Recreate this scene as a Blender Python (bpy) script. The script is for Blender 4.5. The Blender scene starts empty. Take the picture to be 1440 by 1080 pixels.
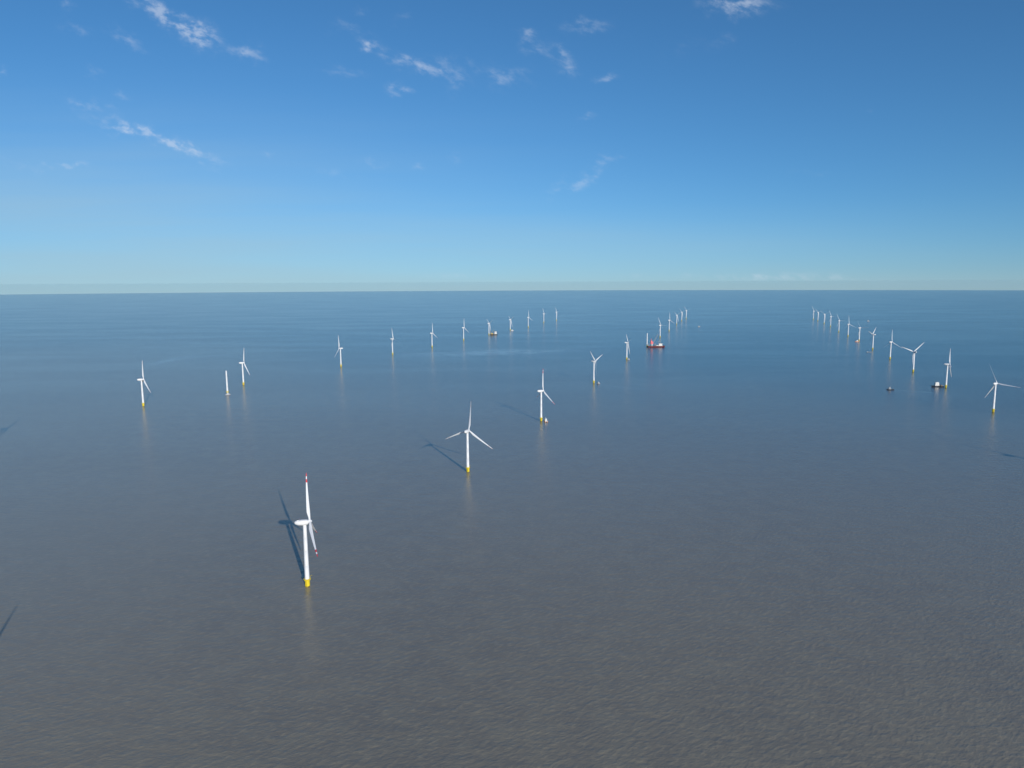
import bpy, bmesh, math, random
from mathutils import Vector, Matrix
rad = math.radians
random.seed(7)
S = bpy.context.scene
COL = S.collection
# ------------------------------------------------------------------ camera
H = 480.0                       # drone height above the water
RE = 7.4e6                      # earth radius with refraction: the sea really curves away
PITCH = math.atan(131.4/1000) + math.sqrt(2*H/RE)
ROLL = rad(0.24)
cd = bpy.data.cameras.new('camera'); cam = bpy.data.objects.new('camera', cd); COL.objects.link(cam)
cd.sensor_width = 36; cd.lens = 25.0; cd.clip_start = 1; cd.clip_end = 300000
cam.matrix_world = Matrix.Translation((0, 0, H)) @ Matrix.Rotation(math.pi/2 - PITCH, 4, 'X') @ Matrix.Rotation(-ROLL, 4, 'Z')
S.camera = cam
S.render.resolution_x = 1024; S.render.resolution_y = 768
S.cycles.volume_bounces = 2
S.view_settings.view_transform = 'Standard'; S.view_settings.look = 'None'
S.view_settings.gamma = 1; S.view_settings.exposure = 0.0
# ------------------------------------------------------------------ light
SUN_AZ, SUN_EL = 157.0, 17.6
sl = bpy.data.lights.new('sun', 'SUN'); sl.energy = 3.8; sl.angle = rad(0.5); sl.color = (1, .93, .83)
so = bpy.data.objects.new('sun', sl); COL.objects.link(so); so.location = (0, 0, 900)
sd = Vector((math.sin(rad(SUN_AZ))*math.cos(rad(SUN_EL)), math.cos(rad(SUN_AZ))*math.cos(rad(SUN_EL)), math.sin(rad(SUN_EL))))
so.rotation_euler = sd.to_track_quat('Z', 'Y').to_euler()

class NT:                       # tiny node-graph helper
    def __init__(s, t): s.t = t
    def n(s, typ, ins=None, **kw):
        k = s.t.nodes.new(typ)
        for a, b in kw.items(): setattr(k, a, b)
        for a, b in (ins or {}).items(): s.set(k.inputs[a], b)
        return k
    def set(s, sock, v):
        if isinstance(v, bpy.types.NodeSocket): s.t.links.new(v, sock)
        elif isinstance(v, bpy.types.Node): s.t.links.new(v.outputs[0], sock)
        else: sock.default_value = v
    def m(s, op, *a, clamp=False):
        k = s.t.nodes.new('ShaderNodeMath'); k.operation = op; k.use_clamp = clamp
        for i, v in enumerate(a): s.set(k.inputs[i], v)
        return k.outputs[0]
    def vm(s, op, *a, out=0):
        k = s.t.nodes.new('ShaderNodeVectorMath'); k.operation = op
        for i, v in enumerate(a): s.set(k.inputs[i], v)
        return k.outputs[out]
    def noise(s, vec, scale, detail=2, rough=.5, **kw):
        k = s.n('ShaderNodeTexNoise', {'Vector': vec, 'Scale': scale, 'Detail': detail, 'Roughness': rough}); return k.outputs[0]
    def ss(s, v, a, b, lo=0., hi=1.):
        return s.n('ShaderNodeMapRange', {'Value': v, 'From Min': a, 'From Max': b, 'To Min': lo, 'To Max': hi}, interpolation_type='SMOOTHSTEP').outputs[0]
    def mix(s, f, a, b):
        k = s.n('ShaderNodeMix', data_type='RGBA')
        s.set(k.inputs[0], f); s.set(k.inputs[6], a); s.set(k.inputs[7], b); return k.outputs[2]

W = bpy.data.worlds.new('World'); S.world = W; W.use_nodes = True
W.node_tree.nodes.clear(); g = NT(W.node_tree)
sky = g.n('ShaderNodeTexSky', sky_type='NISHITA', sun_disc=False, sun_elevation=rad(SUN_EL), sun_rotation=rad(SUN_AZ),
          altitude=480, air_density=1.0, dust_density=0.32, ozone_density=8.0)
# clouds: thin scraps on a far high layer, each at its own compass bearing and elevation
geo = g.n('ShaderNodeTexCoord'); D = geo.outputs['Generated']
# seen from a drone the sky reaches a little below the level line, down to the dipped sea horizon
g.set(sky.inputs['Vector'], g.vm('NORMALIZE', g.vm('ADD', D, (0, 0, .034))))
sep = g.n('ShaderNodeSeparateXYZ', {0: D})
yy = g.m('MAXIMUM', sep.outputs[1], .05)
tx = g.m('DIVIDE', sep.outputs[0], yy); tz = g.m('DIVIDE', sep.outputs[2], yy)
P2 = g.n('ShaderNodeCombineXYZ', {0: tx, 1: tz, 2: 0.}).outputs[0]
warp = g.n('ShaderNodeTexNoise', {'Vector': P2, 'Scale': 26., 'Detail': 4., 'Roughness': .6})
wv = g.vm('SCALE', g.vm('SUBTRACT', warp.outputs['Color'], (.5, .5, .5))); g.t.nodes[-1].inputs['Scale'].default_value = .045
PW = g.vm('ADD', P2, wv)
def ray(x, y):
    u, v = x-720., 540.-y; c, s = math.cos(ROLL), math.sin(ROLL); u, v = u*c+v*s, v*c-u*s
    return Vector((u/1000, math.cos(PITCH)+v/1000*math.sin(PITCH), -math.sin(PITCH)+v/1000*math.cos(PITCH)))
# bearing and elevation of each scrap (read off the photograph once, kept as directions), half length, half width, tilt, density
CL = [(200,8,48,9,-24,.55),(240,30,34,10,-36,.8),(280,47,24,13,-22,1.0),(348,76,20,10,-12,.75),(175,50,20,8,-28,.6),(102,38,20,9,-14,.4),(134,103,10,7,-20,.5),
      (126,149,30,9,-15,.5),(200,190,58,7,-14,.8),(268,211,42,7,-24,.7),(176,180,14,6,-15,.6),(50,228,60,6,-6,.3),(515,66,13,6,-18,.95),(490,42,22,6,-12,.35),
      (485,102,22,9,-12,.4),(560,82,26,12,-24,.45),(605,97,36,9,-20,.65),(552,118,10,6,-20,.6),(567,133,12,6,-8,.7),(640,88,36,10,-10,.35),(640,122,10,12,-10,.3),
      (714,108,26,14,-8,.5),(743,50,12,7,-4,.6),(752,68,14,8,-6,.45),(788,76,16,14,-40,.65),(800,100,14,8,-10,.5),(826,36,26,8,-2,.5),(855,108,13,6,4,.65),
      (825,160,9,5,0,.4),(800,261,24,8,20,.42),(826,245,26,10,18,.42),(858,224,16,8,10,.42),(1040,4,34,12,0,1.0),(1022,56,16,8,8,.35),(965,70,30,14,12,.15),
      (5,100,9,6,-10,.6),(382,216,12,5,0,.4),(527,227,16,5,-4,.4),(585,231,11,5,0,.4),(638,222,9,7,0,.3),(176,137,14,7,-10,.35),(92,8,12,7,-20,.45),
      (565,26,10,10,0,.25),(508,18,8,8,0,.25),(465,242,34,5,-4,.25),(1216,158,10,6,0,.2),(1150,243,40,6,0,.16),(100,232,22,4,0,.3),(275,262,30,5,-4,.12),
      (630,388,34,4,0,.45),(900,388,26,4,0,.35),(967,388,14,4,0,.4),(1040,390,44,5,0,.5),(1085,388,22,6,0,.4),(1140,389,34,6,0,.5),(1180,391,14,4,0,.35),(1225,394,30,3,0,.25)]
acc = None; kx = 1/math.cos(PITCH)
for (x, y, a, b, t, k) in CL:
    r = ray(x, y); c = (r.x/r.y, r.z/r.y, 0)
    d = g.vm('SUBTRACT', PW if y < 330 else P2, c)
    d = g.n('ShaderNodeVectorRotate', {'Vector': d, 'Angle': -rad(t)}, rotation_type='Z_AXIS').outputs[0]
    d = g.vm('MULTIPLY', d, (1000/a*.86, 1000/b*.95, 0))
    L = g.vm('DOT_PRODUCT', d, d, out=1)
    e = g.m('MULTIPLY', g.m('EXPONENT', g.m('MULTIPLY', L, -1.)), k)
    acc = e if acc is None else g.m('ADD', acc, e)
rotd = g.n('ShaderNodeVectorRotate', {'Vector': P2, 'Angle': rad(18)}, rotation_type='Z_AXIS').outputs[0]
nz = g.noise(g.vm('MULTIPLY', rotd, (48., 96., 0.)), 1.0, 6, .58)
mask = g.m('MULTIPLY', acc, g.ss(nz, .30, .72, .1, 1.5))
mask = g.m('MULTIPLY', g.ss(mask, .0, 1.45), .40)
mask = g.m('MULTIPLY', mask, g.m('GREATER_THAN', sep.outputs[1], .05))
# a broad thin veil low in the left of the sky, fraying out to the right
def veil(x, y, a, b):
    v_ = ray(x, y); d = g.vm('MULTIPLY', g.vm('SUBTRACT', P2, (v_.x/v_.y, v_.z/v_.y, 0)), (1000/a, 1000/b, 0))
    return g.m('EXPONENT', g.m('MULTIPLY', g.vm('DOT_PRODUCT', d, d, out=1), -1.))
vn = g.noise(g.vm('MULTIPLY', P2, (1.6, 22., 0.)), 1., 4, .5)
vl = g.m('MULTIPLY', g.m('ADD', veil(60, 315, 520, 120), g.m('ADD', g.m('MULTIPLY', veil(700, 350, 620, 42), .6), g.m('MULTIPLY', veil(760, 404, 1500, 26), .8))), g.ss(vn, .2, .8, .6, 1.2))
vl = g.m('MULTIPLY', g.m('MULTIPLY', vl, .46), g.m('GREATER_THAN', sep.outputs[1], .05))
hsv = g.n('ShaderNodeHueSaturation', {'Color': g.mix(vl, sky.outputs[0], (3.45, 4.7, 5.6, 1)), 'Saturation': 1.01, 'Value': 1.0, 'Hue': .491})
skyc = g.mix(mask, hsv.outputs[0], (6.5, 7.1, 8.1, 1))
bg = g.n('ShaderNodeBackground', {'Color': skyc, 'Strength': .109})
g.n('ShaderNodeOutputWorld', {'Surface': bg})
W.cycles.sampling_method = 'AUTOMATIC'

# ------------------------------------------------------------------ helpers
def sea_point(x, y):
    """where the line of sight through a photo pixel meets the curved sea (used once to survey the positions)"""
    d = ray(x, y); a = (d.x**2+d.y**2)/(2*RE); b = d.z
    t = (-b-math.sqrt(b*b-4*a*H))/(2*a)
    return d.x*t, d.y*t
def zs(x, y): return -(x*x+y*y)/(2*RE)
def link(name, me, parent=None, loc=(0, 0, 0), rot=(0, 0, 0)):
    o = bpy.data.objects.new(name, me); COL.objects.link(o); o.location = loc; o.rotation_euler = rot
    if parent is not None: o.parent = parent
    return o
def tag(o, label=None, cat=None, group=None, kind=None):
    if label: o['label'] = label
    if cat: o['category'] = cat
    if group: o['group'] = group
    if kind: o['kind'] = kind
    return o
def mat(name, col, rough=.5, metal=0, var=.0, scale=1., bump=0, streak=None, spec=.5):
    m = bpy.data.materials.new(name); m.use_nodes = True; g = NT(m.node_tree)
    b = m.node_tree.nodes['Principled BSDF']; b.inputs['Roughness'].default_value = rough; b.inputs['Metallic'].default_value = metal
    tc = g.n('ShaderNodeTexCoord').outputs['Object']
    n = g.noise(tc, scale, 5, .6)
    dark = tuple(c*(1-var) for c in col[:3])+(1,); lite = tuple(min(1, c*(1+var*.5)) for c in col[:3])+(1,)
    c = g.mix(n, dark, lite)
    if streak:                  # rust / grime running down
        st = g.noise(g.vm('MULTIPLY', tc, (1.2, 1.2, .06)), 1.4, 4, .6)
        c = g.mix(g.ss(st, .56, .74, 0, streak[1]), c, streak[0])
    g.set(b.inputs['Base Color'], c)
    g.set(b.inputs['Roughness'], g.ss(n, .2, .8, rough*.85, min(1, rough*1.15)))
    if bump: g.set(b.inputs['Normal'], g.n('ShaderNodeBump', {'Strength': .3, 'Distance': bump, 'Height': n}))
    return m
M = dict(
    white=mat('tower_paint', (.78, .79, .80), .42, var=.06, scale=.25, streak=((.6, .57, .5, 1), .08)),
    blade=mat('blade_gelcoat', (.74, .76, .79), .35, var=.05, scale=.3),
    tip=mat('faded_tip_paint', (.66, .56, .56), .4, var=.06, scale=.4),
    red=mat('warning_red', (.62, .035, .05), .45, var=.15, scale=.8),
    yellow=mat('yellow_paint', (.84, .66, .03), .5, var=.12, scale=.6, streak=((.35, .16, .03, 1), .4)),
    fouling=mat('marine_growth', (.055, .05, .03), .85, var=.5, scale=1.5, bump=.1),
    steel=mat('galvanised_steel', (.42, .44, .45), .5, metal=.6, var=.2, scale=2),
    dark=mat('dark_grey_paint', (.05, .055, .06), .55, var=.3, scale=.7),
    glass=mat('window_glass', (.02, .03, .04), .1, var=.2, scale=1),
    shipwhite=mat('ship_white', (.80, .80, .78), .4, var=.08, scale=.4, streak=((.4, .22, .12, 1), .3)),
    shipred=mat('ship_red', (.17, .03, .03), .5, var=.25, scale=.3, streak=((.12, .05, .03, 1), .5)),
    cranered=mat('crane_red', (.72, .10, .13), .45, var=.12, scale=.4),
    navy=mat('hull_navy', (.02, .03, .055), .4, var=.3, scale=.5, streak=((.2, .09, .05, 1), .4)),
    deck=mat('deck_green_grey', (.16, .18, .16), .8, var=.35, scale=.5),
    ochre=mat('ochre_plant', (.48, .34, .10), .55, var=.2, scale=.6),
    grey=mat('boat_grey', (.40, .43, .46), .5, var=.15, scale=.6),
    orange=mat('safety_orange', (.75, .22, .03), .5, var=.1, scale=1),
)
class MB:                        # collects primitives into ONE mesh
    def __init__(s): s.bm = bmesh.new(); s.mats = []
    def mi(s, m):
        if m not in s.mats: s.mats.append(m)
        return s.mats.index(m)
    def _f(s, vs, m, smooth=False):
        try: f = s.bm.faces.new(vs)
        except ValueError: return
        f.material_index = s.mi(m); f.smooth = smooth
    def rings(s, rings, m, cap0=True, cap1=True, smooth=True, mats=None):
        R = [[s.bm.verts.new(p) for p in r] for r in rings]; n = len(R[0])
        for i in range(len(R)-1):
            mm = mats[i] if mats else m
            for j in range(n): s._f((R[i][j], R[i][(j+1) % n], R[i+1][(j+1) % n], R[i+1][j]), mm, smooth)
        if cap0: s._f(R[0][::-1], mats[0] if mats else m)
        if cap1: s._f(R[-1], mats[-1] if mats else m)
        return s
    def lathe(s, prof, m, c=(0, 0, 0), seg=24, axis='z', **kw):
        rr = []
        for (r, z) in prof:
            ring = []
            for k in range(seg):
                a = 2*math.pi*k/seg; x, y = r*math.cos(a), r*math.sin(a)
                p = (x, y, z) if axis == 'z' else (z, x, y)
                ring.append((p[0]+c[0], p[1]+c[1], p[2]+c[2]))
            rr.append(ring)
        return s.rings(rr, m, **kw)
    def bar(s, a, b, r, m, seg=6, r2=None):
        a, b = Vector(a), Vector(b); d = (b-a).normalized(); q = d.to_track_quat('Z', 'Y')
        rr = []
        for p, rad_ in ((a, r), (b, r if r2 is None else r2)):
            rr.append([tuple(p + q @ Vector((rad_*math.cos(2*math.pi*k/seg), rad_*math.sin(2*math.pi*k/seg), 0))) for k in range(seg)])
        return s.rings(rr, m)
    def box(s, c, d, m, bev=0, top=1., rz=0):
        x, y, z = (v/2 for v in d); b = min(bev, x*.9, y*.9)
        def ring(zz, k):
            if b: pts = [(x-b, -y), (x, -y+b), (x, y-b), (x-b, y), (-x+b, y), (-x, y-b), (-x, -y+b), (-x+b, -y)]
            else: pts = [(x, -y), (x, y), (-x, y), (-x, -y)]
            ca, sa = math.cos(rz), math.sin(rz)
            return [(c[0]+(px*ca-py*sa)*k, c[1]+(px*sa+py*ca)*k, c[2]+zz) for px, py in pts]
        return s.rings([ring(-z, 1), ring(z, top)], m, smooth=False)
    def build(s, name, parent=None, loc=(0, 0, 0), rot=(0, 0, 0)):
        bmesh.ops.recalc_face_normals(s.bm, faces=s.bm.faces)
        me = bpy.data.meshes.new(name); s.bm.to_mesh(me); s.bm.free()
        for m in s.mats: me.materials.append(M[m] if isinstance(m, str) else m)
        return link(name, me, parent, loc, rot)

# ------------------------------------------------------------------ the sea: one curved sheet out past the horizon
def build_sea():
    bm = bmesh.new(); rs = [0]; r = 60.
    while r < 93000: rs.append(r); r *= 1.045
    N = 360; prev = None; c = bm.verts.new((0, 0, 0))
    for r in rs[1:]:
        ring = [bm.verts.new((r*math.cos(2*math.pi*k/N), r*math.sin(2*math.pi*k/N), -r*r/(2*RE))) for k in range(N)]
        for k in range(N):
            if prev is None: f = bm.faces.new((c, ring[k], ring[(k+1) % N]))
            else: f = bm.faces.new((prev[k], ring[k], ring[(k+1) % N], prev[(k+1) % N]))
            f.smooth = True
        prev = ring
    me = bpy.data.meshes.new('sea'); bm.to_mesh(me); bm.free()
    m = bpy.data.materials.new('sea_water'); m.use_nodes = True; g = NT(m.node_tree)
    b = m.node_tree.nodes['Principled BSDF']
    P = g.n('ShaderNodeTexCoord').outputs['Object']
    silt = g.noise(g.vm('MULTIPLY', P, (1/900, 1/1800, 0.)), 1., 5, .55)          # sediment clouds
    fine = g.noise(g.vm('MULTIPLY', P, (1/45, 1/45, 0.)), 1., 4, .6)
    slick = g.noise(g.vm('MULTIPLY', P, (1/1500, 1/420, 0.)), 1., 4, .55)          # smoother lanes
    col = g.mix(g.ss(silt, .3, .7), (.228, .207, .168, 1), (.284, .252, .192, 1))
    col = g.mix(g.ss(fine, .35, .72, 0, .35), col, (.33, .30, .22, 1))
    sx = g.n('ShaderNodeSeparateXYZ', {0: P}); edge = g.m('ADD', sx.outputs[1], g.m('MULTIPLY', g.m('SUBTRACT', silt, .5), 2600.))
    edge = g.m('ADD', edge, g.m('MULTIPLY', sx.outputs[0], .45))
    col = g.mix(g.ss(edge, 700., 6000.), col, (.018, .060, .100, 1))                   # stronger sky reflection far off, painted as a darker blue base colour
    b.inputs['IOR'].default_value = 1.38
    g.set(b.inputs['Roughness'], g.ss(slick, .35, .7, .165, .135))
    w1 = g.n('ShaderNodeVectorRotate', {'Vector': P, 'Angle': rad(8)}, rotation_type='Z_AXIS').outputs[0]
    a1 = g.noise(g.vm('MULTIPLY', w1, (1/38, 1/13, 0.)), 1., 3, .55)
    w2 = g.n('ShaderNodeVectorRotate', {'Vector': P, 'Angle': rad(-32)}, rotation_type='Z_AXIS').outputs[0]
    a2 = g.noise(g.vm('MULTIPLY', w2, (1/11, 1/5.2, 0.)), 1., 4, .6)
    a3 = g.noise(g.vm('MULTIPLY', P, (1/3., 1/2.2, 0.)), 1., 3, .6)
    col = g.mix(g.m('MULTIPLY', g.ss(a2, .46, .74), g.ss(sx.outputs[1], 2600., 600., .0, .36)), col, (.46, .39, .26, 1))   # warm light through silty crests, painted into the base colour of near water
    # pale slicks and wakes, each a streak on the water between two surveyed points
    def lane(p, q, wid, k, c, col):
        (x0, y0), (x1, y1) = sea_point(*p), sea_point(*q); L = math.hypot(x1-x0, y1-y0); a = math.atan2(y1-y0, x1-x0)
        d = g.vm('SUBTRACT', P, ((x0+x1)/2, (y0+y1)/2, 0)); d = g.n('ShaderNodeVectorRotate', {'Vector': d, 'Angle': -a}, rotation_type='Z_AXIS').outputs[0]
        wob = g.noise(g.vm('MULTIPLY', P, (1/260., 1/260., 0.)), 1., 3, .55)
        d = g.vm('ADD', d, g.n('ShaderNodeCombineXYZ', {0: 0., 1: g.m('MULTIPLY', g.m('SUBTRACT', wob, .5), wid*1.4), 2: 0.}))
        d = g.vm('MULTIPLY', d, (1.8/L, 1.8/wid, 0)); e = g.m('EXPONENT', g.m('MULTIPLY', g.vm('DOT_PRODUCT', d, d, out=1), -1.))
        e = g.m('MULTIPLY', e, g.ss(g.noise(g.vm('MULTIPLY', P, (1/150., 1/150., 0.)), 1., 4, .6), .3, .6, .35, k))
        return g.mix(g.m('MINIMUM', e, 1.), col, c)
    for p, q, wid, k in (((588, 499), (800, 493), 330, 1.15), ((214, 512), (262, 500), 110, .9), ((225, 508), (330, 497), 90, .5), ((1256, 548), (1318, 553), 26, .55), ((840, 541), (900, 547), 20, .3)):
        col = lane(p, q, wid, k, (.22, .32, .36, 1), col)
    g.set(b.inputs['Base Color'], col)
    hgt = g.m('ADD', g.m('ADD', g.m('MULTIPLY', a1, .62), g.m('MULTIPLY', a2, .62)), g.m('MULTIPLY', a3, .15))
    g.set(b.inputs['Normal'], g.n('ShaderNodeBump', {'Strength': 1., 'Distance': 1.35, 'Height': hgt}))
    me.materials.append(m)
    return tag(link('sea', me), kind='structure')
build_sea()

# ------------------------------------------------------------------ wind turbine
HUB = 106.; RB = 78.
def tower_meshes():
    out = {}
    b = MB()   # monopile + yellow transition piece
    b.lathe([(3.7, -12), (3.7, .6)], 'fouling', cap0=False, cap1=False)
    b.lathe([(3.9, .6), (3.9, 1.4), (3.9, 1.6), (3.9, 11.6), (4.0, 11.8), (4.0, 12.2), (3.6, 12.4)], 'yellow')
    out['transition_piece'] = b
    b = MB()
    b.lathe([(5.6, 11.2), (5.7, 11.3), (5.7, 11.7), (5.6, 11.8)], 'yellow')
    for k in range(16):
        a = 2*math.pi*k/16; x, y = 5.5*math.cos(a), 5.5*math.sin(a); a2 = 2*math.pi*(k+1)/16
        b.bar((x, y, 11.7), (x, y, 13.0), .09, 'yellow')
        for z in (12.4, 13.0): b.bar((x, y, z), (5.5*math.cos(a2), 5.5*math.sin(a2), z), .07, 'yellow')
        if k % 2 == 0: b.bar((3.7*math.cos(a), 3.7*math.sin(a), 8.6), (x, y, 11.3), .16, 'yellow')
    b.bar((3.6, 3.6, 11.8), (3.6, 3.6, 15.2), .22, 'yellow'); b.bar((3.6, 3.6, 15.2), (6.8, 5.2, 15.8), .18, 'yellow')   # davit
    out['platform'] = b
    b = MB()
    for s in (-1, 1):
        b.bar((s*1.1, -5.1, -3), (s*1.1, -5.1, 8.5), .3, 'yellow'); 
        for z in (-1, 3.5, 8): b.bar((s*1.1, -5.1, z), (s*.9, -3.6, z), .2, 'yellow')
        b.bar((s*.35, -4.5, -2), (s*.35, -4.5, 12.8), .08, 'yellow')
    for k in range(28): b.bar((-.35, -4.5, -1.5+k*.5), (.35, -4.5, -1.5+k*.5), .05, 'yellow', 4)
    out['boat_landing'] = b
    b = MB()
    zz = [12.4, 35, 60, 82, 103]; rt = lambda z: 3.75-(z-12)/90*1.05
    for z0, z1 in zip(zz, zz[1:]):
        b.lathe([(rt(z0), z0), (rt(z1), z1)], 'white', seg=40, cap0=False)
        b.lathe([(rt(z1)+.07, z1-.35), (rt(z1)+.07, z1-.05)], 'white', seg=40)
    out['tower'] = b
    b = MB(); b.box((0, -3.5, 13.6), (1.1, .25, 2.3), 'dark', .1); out['door'] = b
    return out
TM = {}
proto = bpy.data.objects.new('wind_turbine', None); COL.objects.link(proto)
tm = tower_meshes()
tp = tm['transition_piece'].build('transition_piece', proto)
pl = tm['platform'].build('platform', tp); bl = tm['boat_landing'].build('boat_landing', tp)
tw = tm['tower'].build('tower', proto); dr = tm['door'].build('door', tw)
# nacelle: a rounded, tapering housing; local +X is the rotor axis, origin on the tower top
b = MB(); secs = []
for (x, hw, hh, zc) in [(-15.4, .9, .8, .8), (-14.8, 2.0, 1.9, .7), (-13, 3.1, 3.0, .45), (-9.5, 4.0, 4.0, .1), (-4, 4.6, 4.6, 0), (2, 4.5, 4.4, 0), (5.0, 3.6, 3.6, 0), (5.7, 2.7, 2.7, 0)]:
    ring = []
    for k in range(28):
        a = 2*math.pi*k/28; c, s = math.cos(a), math.sin(a)
        ring.append((x, hw*math.copysign(abs(c)**.88, c), zc+hh*math.copysign(abs(s)**.88, s)))
    secs.append(ring)
b.rings(secs, 'white'); b.lathe([(2.45, -4.2), (2.7, -3.3)], 'white')
nac = b.build('nacelle', proto)
b = MB(); b.box((-10.2, 0, 4.0), (3.0, 3.6, 1.1), 'white', .3, .92)
for k in range(7): b.box((-10.2, -1.5+k*.5, 4.58), (2.4, .12, .2), 'dark')
coo = b.build('cooler', nac)
b = MB(); b.bar((-7.5, 1.2, 3.5), (-7.5, 1.2, 6.6), .09, 'steel'); b.bar((-7.5, -1.2, 3.5), (-7.5, -1.2, 6.2), .09, 'steel'); b.bar((-7.5, -1.2, 5.9), (-7.5, 1.2, 5.9), .06, 'steel')
b.lathe([(.05, 6.2), (.3, 6.35), (.3, 6.6), (.05, 6.8)], 'red', (-7.5, -1.2, 0), 8)
msk = b.build('weather_mast', nac)
b = MB(); b.lathe([(2.5, -2.6), (2.75, -2.2), (2.8, 0), (2.5, 1.5), (1.7, 2.8), (.7, 3.5), (.05, 3.7)], 'blade', axis='x', cap1=True)
for k in range(3):
    a = 2*math.pi*k/3; d = Vector((0, -math.sin(a), math.cos(a)))
    b.bar(d*1.6, d*3.3, 1.95, 'blade', 20)
hubo = b.build('hub', proto)
b = MB(); rr = []; mt = []; zsx = [2.6, 4, 6, 9, 12, 16, 22, 30, 40, 50, 58, 62.5, 64.0, 68, 72.2, 75, 77, 77.8, 78]
for i, z in enumerate(zsx):
    t = max(0, min(1, (z-4)/12)); w = t*t*(3-2*t)
    ch = 5.4*(1-(max(z, 16)-16)/62*.80) if z > 16 else 3.3*(1-w)+5.4*w
    if z > 75: ch *= max(.25, 1-((z-75)/3)**2*.8)
    th = 3.3*(1-w) + w*ch*(.30-.14*min(1, (z-14)/50 if z > 14 else 0)); tw_ = rad(14)*max(0, 1-z/60)
    ring = []
    for k in range(20):
        a = 2*math.pi*k/20; c, s = math.cos(a), math.sin(a)
        ax = c*ch/2 + (w*ch*.16); ay = s*th/2*(1-w*(.5-.5*c)*.0) * (1-w*.45*(1-c)/2)
        x_ = -(ax); y_ = ay
        ring.append((x_*math.cos(tw_)-y_*math.sin(tw_)+2.2*(z/78)**2, x_*math.sin(tw_)+y_*math.cos(tw_), z))
    rr.append(ring)
for i in range(len(zsx)-1):
    z = (zsx[i]+zsx[i+1])/2; mt.append('red' if (62.2 < z < 68 or z > 72.2) else 'blade')
b.rings(rr, 'blade', mats=mt)
bld = b.build('blade', proto)
plain = bld.data.copy(); plain.name = 'blade_plain'
for i_, m_ in enumerate(plain.materials):
    if m_.name == 'warning_red': plain.materials[i_] = M['tip']
TEMPL = dict(transition_piece=tp, platform=pl, boat_landing=bl, tower=tw, door=dr, nacelle=nac, cooler=coo, weather_mast=msk, hub=hubo, blade=bld)

def cp(o, parent, rot=None, loc=None, mw=None):
    c = o.copy(); COL.objects.link(c); c.parent = parent
    if mw is not None: c.matrix_local = mw
    return c
def turbine(x, y, yaw, ph, label, group, feather=0, rotor=True, name='wind_turbine', bare_h=None):
    r = bpy.data.objects.new(name, None); COL.objects.link(r); r.location = (x, y, zs(x, y)); r.empty_display_size = 5
    tag(r, label, 'wind turbine' if rotor else 'turbine tower', group)
    a = cp(TEMPL['transition_piece'], r); cp(TEMPL['platform'], a); cp(TEMPL['boat_landing'], a)
    t = cp(TEMPL['tower'], r); cp(TEMPL['door'], t)
    if rotor:
        Z = Matrix.Rotation(rad(yaw), 4, 'Z'); T = Matrix.Translation((0, 0, HUB))
        n = cp(TEMPL['nacelle'], r, mw=T @ Z); cp(TEMPL['cooler'], n); cp(TEMPL['weather_mast'], n)
        R0 = T @ Z @ Matrix.Rotation(rad(-6), 4, 'Y') @ Matrix.Translation((8, 0, 0))
        cp(TEMPL['hub'], r, mw=R0 @ Matrix.Rotation(rad(-ph), 4, 'X'))
        for k in range(3):
            bb = cp(TEMPL['blade'], r, mw=R0 @ Matrix.Rotation(rad(-ph-120*k), 4, 'X') @ Matrix.Rotation(rad(3.0), 4, 'Y') @ Matrix.Rotation(rad(feather), 4, 'Z'))
            if 'red' not in label: bb.data = plain
    return r
G1, G2, G3 = 'wind turbines in the left row', 'wind turbines in the middle row', 'wind turbines in the right row'
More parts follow.
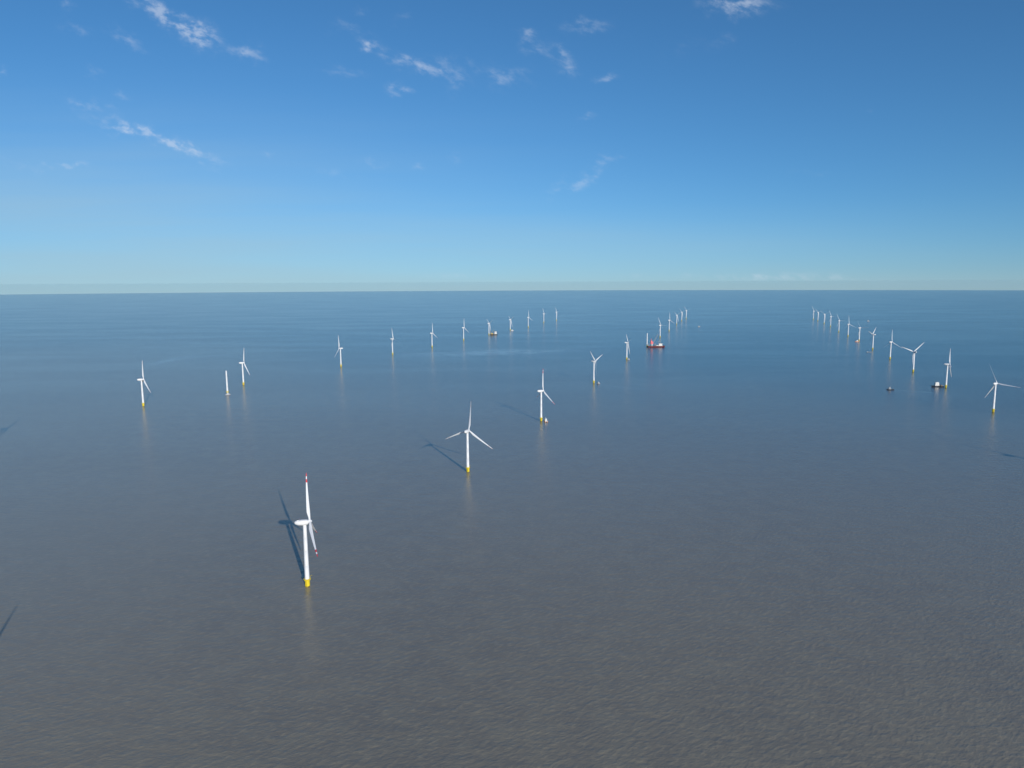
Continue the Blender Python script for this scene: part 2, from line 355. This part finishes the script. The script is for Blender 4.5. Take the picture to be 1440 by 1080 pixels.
# (photo x, y of the foot on the water, yaw, rotor phase, pitch, group, label)
TT = [
 (201.7, 571, 38, 110, 0, G1, 'nearest turbine of the left row, at far left, two blades showing beyond its tower'),
 (342.5, 541.3, 34, 102, 0, G1, 'white turbine just right of and behind the bladeless tower in the left row'),
 (479.6, 515.5, 176, 9, 20, G1, 'turbine in the left row with its lower blade angled down to the left'),
 (552.2, 498.6, -18, 109, 10, G1, 'fourth full turbine along the left row, upper blade upright, faint blade to the right'),
 (607.7, 488.4, 30, 2, 0, G1, 'fifth full turbine along the left row, upright blade nearly in line with its tower'),
 (652, 478.6, 28, 0, 0, G1, 'turbine in the left row next left of the one with the ochre barge'),
 (687.6, 470.9, 30, 60, 0, G1, 'far turbine of the left row standing against the ochre work barge'),
 (717.6, 464.2, 26, 62, 0, G1, 'far turbine of the left row with the small grey support boat at its foot'),
 (742.9, 460.2, 28, 4, 0, G1, 'third turbine from the far end of the left row, tall hazy blade upright'),
 (764.7, 453.6, 30, 30, 0, G1, 'last but one hazy turbine at the far end of the left row'),
 (782.5, 450.6, 24, 40, 0, G1, 'farthest turbine of the left row, pale and hazy, last in line'),
 (432.5, 824, 16, 4, 0, G2, 'nearest and largest turbine, red banded blade tips, nacelle side on, yellow base'),
 (658, 663.5, 68, 112, 70, G2, 'second nearest turbine, rotor spread wide like a Y upside down'),
 (761, 592, 26, 118, 5, G2, 'middle row turbine, reddish blade tips, white crew boat touching its yellow base'),
 (835, 538.8, -32, 70, 60, G2, 'turbine in the middle row with two short blades raised in a V'),
 (881.3, 505.5, 4, 52, 20, G2, 'turbine in the middle row next before the crane ship, blade pointing right'),
 (928.2, 474.6, 30, 30, 0, G2, 'turbine in the middle row rising right behind the boom of the crane ship'),
 (940.9, 465.4, 26, 4, 0, G2, 'tall hazy turbine second past the crane ship in the middle row'),
 (951.5, 456.3, 24, 64, 0, G2, 'third turbine from the far end of the middle row'),
 (958.6, 451.1, 28, 58, 0, G2, 'last but one turbine at the far end of the middle row'),
 (964.9, 447.9, 30, 48, 0, G2, 'farthest turbine of the middle row, last in line and very faint'),
 (1396.5, 579.6, 28, 24, 30, G3, 'nearest turbine of the right row, at the right edge, three blades fanned out'),
 (1330, 545.2, -30, 26, 0, G3, 'turbine in the right row beside the white supply ship, blades edge on'),
 (1284, 523, 100, 68, 80, G3, 'third turbine of the right row, blades stretched out like a T'),
 (1251.5, 505, 22, 2, 0, G3, 'fourth turbine of the right row with one blade straight up'),
 (1227, 491.6, 132, 68, 40, G3, 'turbine in the right row with a flat pale barge at its foot'),
 (1208, 479.6, 20, 34, 40, G3, 'turbine in the right row with a small white boat at its foot'),
 (1192.4, 473, 28, 6, 0, G3, 'turbine in the right row next beyond the one with the small white boat'),
 (1179.4, 466.7, 32, 30, 0, G3, 'fifth turbine from the far end of the right row'),
 (1167.8, 459.2, 24, 28, 0, G3, 'fourth turbine from the far end of the right row'),
 (1158.9, 455, 30, 60, 0, G3, 'third turbine from the far end of the right row'),
 (1150, 451.4, 26, 56, 0, G3, 'last but one turbine of the right row, second from its left end'),
 (1143.8, 449.2, 28, 32, 0, G3, 'farthest turbine of the right row, leftmost and faintest of that row'),
]
for (px, py, yaw, ph, fe, gr, lab) in TT:
    x, y = sea_point(px, py); turbine(x, y, yaw, ph, lab, gr, fe)
# turbines standing just outside the frame whose shadows lie across the water in view
turbine(-1577, 2041, 24, 4, 'turbine beyond the left edge whose shadow lies on the water left of the left row', G1)
turbine(-528, 480, 20, 2, 'turbine beyond the lower left edge, only its blade tip shadow in view', G2)
turbine(1507, 1613, 23, 60, 'turbine beyond the right edge, only its long shadow in view', G3)
x, y = sea_point(320, 554); turbine(x, y, 0, 0, 'white tower without nacelle or blades, left row, white boat at its foot', 'bladeless towers', rotor=False, name='turbine_tower')
x, y = sea_point(909.8, 487.8); turbine(x, y, 0, 0, 'white tower without blades standing just left of the red crane ship', 'bladeless towers', rotor=False, name='turbine_tower')
for o in list(TEMPL.values()): bpy.data.objects.remove(o)
bpy.data.objects.remove(proto)

# ------------------------------------------------------------------ ships and boats (bow to +X)
def hull_mb(L, Bm, D, dr, top, bow=.28, sheer=.25, low='shipred', deck='deck', stern=.85):
    """deck height D above the water, draught dr"""
    b = MB(); N = 16; secs = []
    for i in range(N+1):
        t = i/N; x = -L/2+L*t
        w = Bm/2*(1 if t < 1-bow else max(.02, math.cos((t-(1-bow))/bow*math.pi/2)**.75))
        if t < .12: w *= stern+(1-stern)*t/.12
        sh = D*(1+sheer*max(0, (t-.55)/.45)**2); wl = .86 if t < 1-bow else .86-.4*(t-(1-bow))/bow
        rake = .06*L*max(0, (t-.8)/.2)
        secs.append([(x+rake, -w, sh), (x+rake*.4, -w*(wl+.08), D*.35), (x, -w*wl, 0), (x-rake*.3, -w*wl*.6, -dr), (x-rake*.3, w*wl*.6, -dr), (x, w*wl, 0), (x+rake*.4, w*(wl+.08), D*.35), (x+rake, w, sh)])
    R = [[b.bm.verts.new(p) for p in s] for s in secs]
    for i in range(N):
        for j, mm in enumerate((top, top, low, low, low, top, top)):
            b._f((R[i][j], R[i][j+1], R[i+1][j+1], R[i+1][j]), mm, False)
        b._f((R[i][7], R[i][0], R[i+1][0], R[i+1][7]), deck)
    b._f(R[0][::-1], top); b._f(R[-1], top)
    # bulwark rail
    for i in range(N):
        for s in (0, 7):
            p, q = Vector(secs[i][s]), Vector(secs[i+1][s]); b.bar(p+Vector((0, 0, .9)), q+Vector((0, 0, .9)), .06, top, 4); b.bar(p, p+Vector((0, 0, .9)), .06, top, 4)
    return b
def deckhouse(parent, x, z, dims, levels, m='shipwhite', name='deckhouse', shrink=.9):
    b = MB(); w = MB(); L, B_, h = dims; zz = z
    for k in range(levels):
        f = shrink**k; b.box((x, 0, zz+h/2), (L*f, B_*f, h), m, .4)
        b.box((x, 0, zz+h+.06), (L*f+.6, B_*f+.6, .18), m, .3)
        n = max(2, int(L*f/2.2))
        for i in range(n):
            for s in (-1, 1): w.box((x-L*f/2+(i+.5)*L*f/n, s*(B_*f/2+.01), zz+h*.6), (L*f/n*.5, .1, h*.32), 'glass')
        n2 = max(2, int(B_*f/2.))
        for i in range(n2):
            for s in (-1, 1): w.box((x+s*(L*f/2+.01), -B_*f/2+(i+.5)*B_*f/n2, zz+h*.6), (.1, B_*f/n2*.6, h*.38), 'glass')
        zz += h+.2
    o = b.build(name, parent); w.build('windows', o)
    return zz
def mast(parent, x, z, h):
    b = MB(); b.bar((x, 0, z), (x, 0, z+h), .18, 'shipwhite', r2=.08); b.bar((x, -1.4, z+h*.6), (x, 1.4, z+h*.6), .08, 'shipwhite')
    b.box((x+.3, 0, z+h*.4), (.3, 2.2, .25), 'grey'); b.lathe([(.05, 0), (.5, .2), (.6, .6), (.3, 1.0), (.02, 1.1)], 'shipwhite', (x, 1.2, z+h*.6), 10)
    b.build('mast', parent)
def root(name, px, py, head, label, cat, group=None):
    x, y = sea_point(px, py)
    o = bpy.data.objects.new(name, None); COL.objects.link(o); o.location = (x, y, zs(x, y)); o.rotation_euler = (0, 0, rad(head))
    tag(o, label, cat, group); return o
def lattice(b, p, q, w0, w1, m, n=10):
    p, q = Vector(p), Vector(q); d = (q-p).normalized(); s = Vector((0, 1, 0)); u = d.cross(s).normalized(); prev = None
    for i in range(n+1):
        t = i/n; c = p.lerp(q, t); w = w0+(w1-w0)*t
        cs = [c+s*w+u*w, c-s*w+u*w, c-s*w-u*w, c+s*w-u*w]
        if prev:
            for k in range(4): b.bar(prev[k], cs[k], .38, m, 5); b.bar(prev[k], cs[(k+1) % 4], .2, m, 4)
        for k in range(4): b.bar(cs[k], cs[(k+1) % 4], .18, m, 4)
        prev = cs
# crane ship of the middle row
r = root('crane_ship', 922.5, 488.2, 3, 'red crane ship with raised boom and white accommodation block, beside a bladeless tower', 'crane ship', )
hull_mb(124, 34, 9, 5, 'shipred', bow=.18, stern=.97).build('hull', r)
zt = deckhouse(r, 30, 9.8, (30, 26, 4.2), 4); mast(r, 30, zt, 9)
b = MB(); b.lathe([(8, 0), (8, 1)], 'shipwhite', (46, 0, zt-3), 20); b.bar((46, 0, 10), (46, 0, zt-3), 1.2, 'shipwhite'); b.build('helideck', r)
b = MB(); b.lathe([(6.5, 9), (6.0, 22), (7.5, 23.5), (7.5, 25)], 'shipwhite', (-32, 0, 0), 24); b.build('crane_pedestal', r)
cr = MB(); cr.box((-33, 0, 34), (20, 18, 18), 'cranered', 2.0, .86); cr.box((-36, 0, 46), (10, 12, 7), 'cranered', 1.0, .8); crane = cr.build('crane_house', r)
b = MB(); b.box((-21.5, 6, 31), (4, 4, 5), 'glass', .4); b.build('cab', crane)
b = MB(); lattice(b, (-25, 0, 28), (14, 0, 98), 4.2, 1.6, 'grey', 14); b.build('crane_boom', r)
b = MB(); lattice(b, (-36, 0, 44), (-36, 0, 64), 2.6, 1.6, 'cranered', 5); b.bar((-36, 0, 64), (14, 0, 98), .3, 'dark'); b.bar((14, 0, 98), (15, 0, 42), .22, 'dark'); b.box((15, 0, 40), (2.4, 1.6, 4), 'ochre', .3); b.build('rigging', r)
for (xx, yy_) in ((-56, 13), (-56, -13), (-6, 13), (-6, -13)):
    b = MB(); lattice(b, (xx, yy_, -8), (xx, yy_, 26), 1.9, 1.9, 'grey', 7); b.build('jacking_leg', r)
for k in range(3):
    b = MB(); b.bar((-2, -8+k*7, 12.2), (14, -8+k*7, 12.2), 2.6, 'shipwhite', 16); b.build('tower_section', r)
# ochre work barge
r = root('work_barge', 694.2, 470.8, 2, 'dark work barge with ochre plant on deck and a white block at its right end', 'barge')
hull_mb(66, 24, 6, 3, 'dark', bow=.12, low='dark').build('hull', r)
zt = deckhouse(r, 19, 6.8, (22, 20, 4.6), 5, shrink=.95); mast(r, 19, zt, 5)
b = MB(); b.box((-15, 0, 12), (22, 16, 11), 'ochre', 1.0, .9); lattice(b, (-20, 0, 17), (4, 0, 46), 2.0, 1.0, 'ochre', 9); b.build('crawler_crane', r)
for xx in (-29, 6):
    for s in (-1, 1):
        b = MB(); b.bar((xx, s*10, -6), (xx, s*10, 34), 1.3, 'ochre', 12); b.build('spud', r)
# supply ship in the right row
r = root('supply_ship', 1318.5, 543.8, 176, 'dark hulled supply ship with a tall white deckhouse, left of the second right-row turbine', 'ship')
hull_mb(52, 14, 4.4, 3, 'navy').build('hull', r)
zt = deckhouse(r, 4, 4.8, (21, 12, 3.0), 5, shrink=.93); mast(r, 4, zt, 7)
for s in (-1, 1):
    b = MB(); b.lathe([(1.3, 0), (1.2, 6)], 'orange', (-8, s*3.4, 5), 12); b.build('funnel', r)
for k in range(4):
    b = MB(); b.box((-22+k*3.4, (-1)**k*2.5, 6), (3, 2.4, 2.5), ('grey', 'orange', 'ochre', 'navy')[k], .1); b.build('cargo_crate', r)
# tug under way, with its wake
r = root('tug_boat', 1252, 548.2, 172, 'dark tug boat under way on open water, faint wake trailing to its right', 'tug boat')
hull_mb(30, 9.5, 2.8, 2, 'navy', stern=.8).build('hull', r)
zt = deckhouse(r, 3, 3, (11, 6.5, 2.8), 3, m='grey', shrink=.8); mast(r, 2, zt, 5)
b = MB()
for k in range(14):
    a = 2*math.pi*k/14; b.lathe([(.3, 0), (.5, .15), (.3, .3)], 'dark', (-14.5+0*k, -4.5+k*.69, 1.8), 8)
b.build('fenders', r)
# catamaran crew boats
def crew_boat(px, py, head, label, L=24, trim='orange', top='shipwhite'):
    r = root('crew_boat', px, py, head, label, 'crew boat', 'crew and service boats')
    b = MB(); Bm = L*.4
    for s in (-1, 1):
        secs = []
        for i in range(11):
            t = i/10; x = -L/2+L*t; w = L*.055*(1 if t < .6 else max(.03, 1-((t-.6)/.4)**1.6)); yc = s*Bm*.36; z1 = L*.085*(1+.35*max(0, t-.5))
            secs.append([(x, yc-w, z1), (x, yc-w*.8, 0), (x-.3*t, yc, -L*.05), (x, yc+w*.8, 0), (x, yc+w, z1)])
        b.rings(secs, trim, smooth=False)
    b.box((-L*.03, 0, L*.1), (L*.9, Bm*.86, L*.045), top, L*.02)
    for s in (-1, 1):
        b.bar((-L*.45, s*Bm*.42, L*.16), (L*.40, s*Bm*.42, L*.17), .06, 'steel', 4)
        for k in range(8): b.bar((-L*.45+k*L*.12, s*Bm*.42, L*.12), (-L*.45+k*L*.12, s*Bm*.42, L*.16), .05, 'steel', 4)
    b.box((L*.43, 0, L*.11), (L*.04, Bm*.5, L*.05), 'dark', .1)
    b.build('hull', r)
    zt = deckhouse(r, -L*.05, L*.123, (L*.42, Bm*.7, L*.13), 2, m=top, shrink=.78)
    mast(r, -L*.08, zt, L*.16)
    return r
crew_boat(767.4, 592.6, 98, 'white crew boat with orange hull nosed against the yellow foot of a middle-row turbine', 27)
crew_boat(841.3, 539.6, 120, 'small white boat just right of the turbine with blades raised in a V', 20, 'grey')
crew_boat(884.3, 505.8, 60, 'small boat right of the turbine next before the crane ship', 20, 'grey')
crew_boat(320.6, 555.2, 55, 'white service boat lying against the foot of the bladeless tower in the left row', 22, 'grey')
crew_boat(1205.2, 480.4, 170, 'small white boat left of a turbine foot in the far right row', 30)
crew_boat(720.4, 465.2, 10, 'small grey support boat beside a far turbine of the left row', 30, 'grey')
crew_boat(983, 459.6, 5, 'tiny pale boat alone on the water right of the middle row\'s far end', 26, 'grey', 'grey')
crew_boat(1221, 451.6, 4, 'tiny pale boat near the horizon, right of the far end of the right row', 30, 'grey', 'grey')
r = root('flat_barge', 1222.6, 495.2, 4, 'low flat pale barge left of a turbine foot in the right row', 'barge')
hull_mb(40, 13, 1.6, 1.2, 'grey', bow=.1, sheer=.0, low='grey', deck='grey').build('hull', r)
deckhouse(r, -15, 1.7, (5, 5, 2.6), 1)

# ------------------------------------------------------------------ the air
def build_haze():
    b = MB(); m = bpy.data.materials.new('haze_air'); m.use_nodes = True; t = m.node_tree; t.nodes.clear(); g = NT(t)
    v = g.n('ShaderNodeVolumePrincipled', {'Color': (.64, .92, 1.0, 1), 'Density': HAZE, 'Anisotropy': 0.0})
    o = g.n('ShaderNodeOutputMaterial'); t.links.new(v.outputs[0], o.inputs['Volume'])
    lo = -96000**2/(2*RE)-1; hi = H+12
    b.box((0, 0, (lo+hi)/2), (193000, 193000, hi-lo), m)
    tag(b.build('haze'), kind='stuff')
HAZE = 3.2e-6
build_haze()
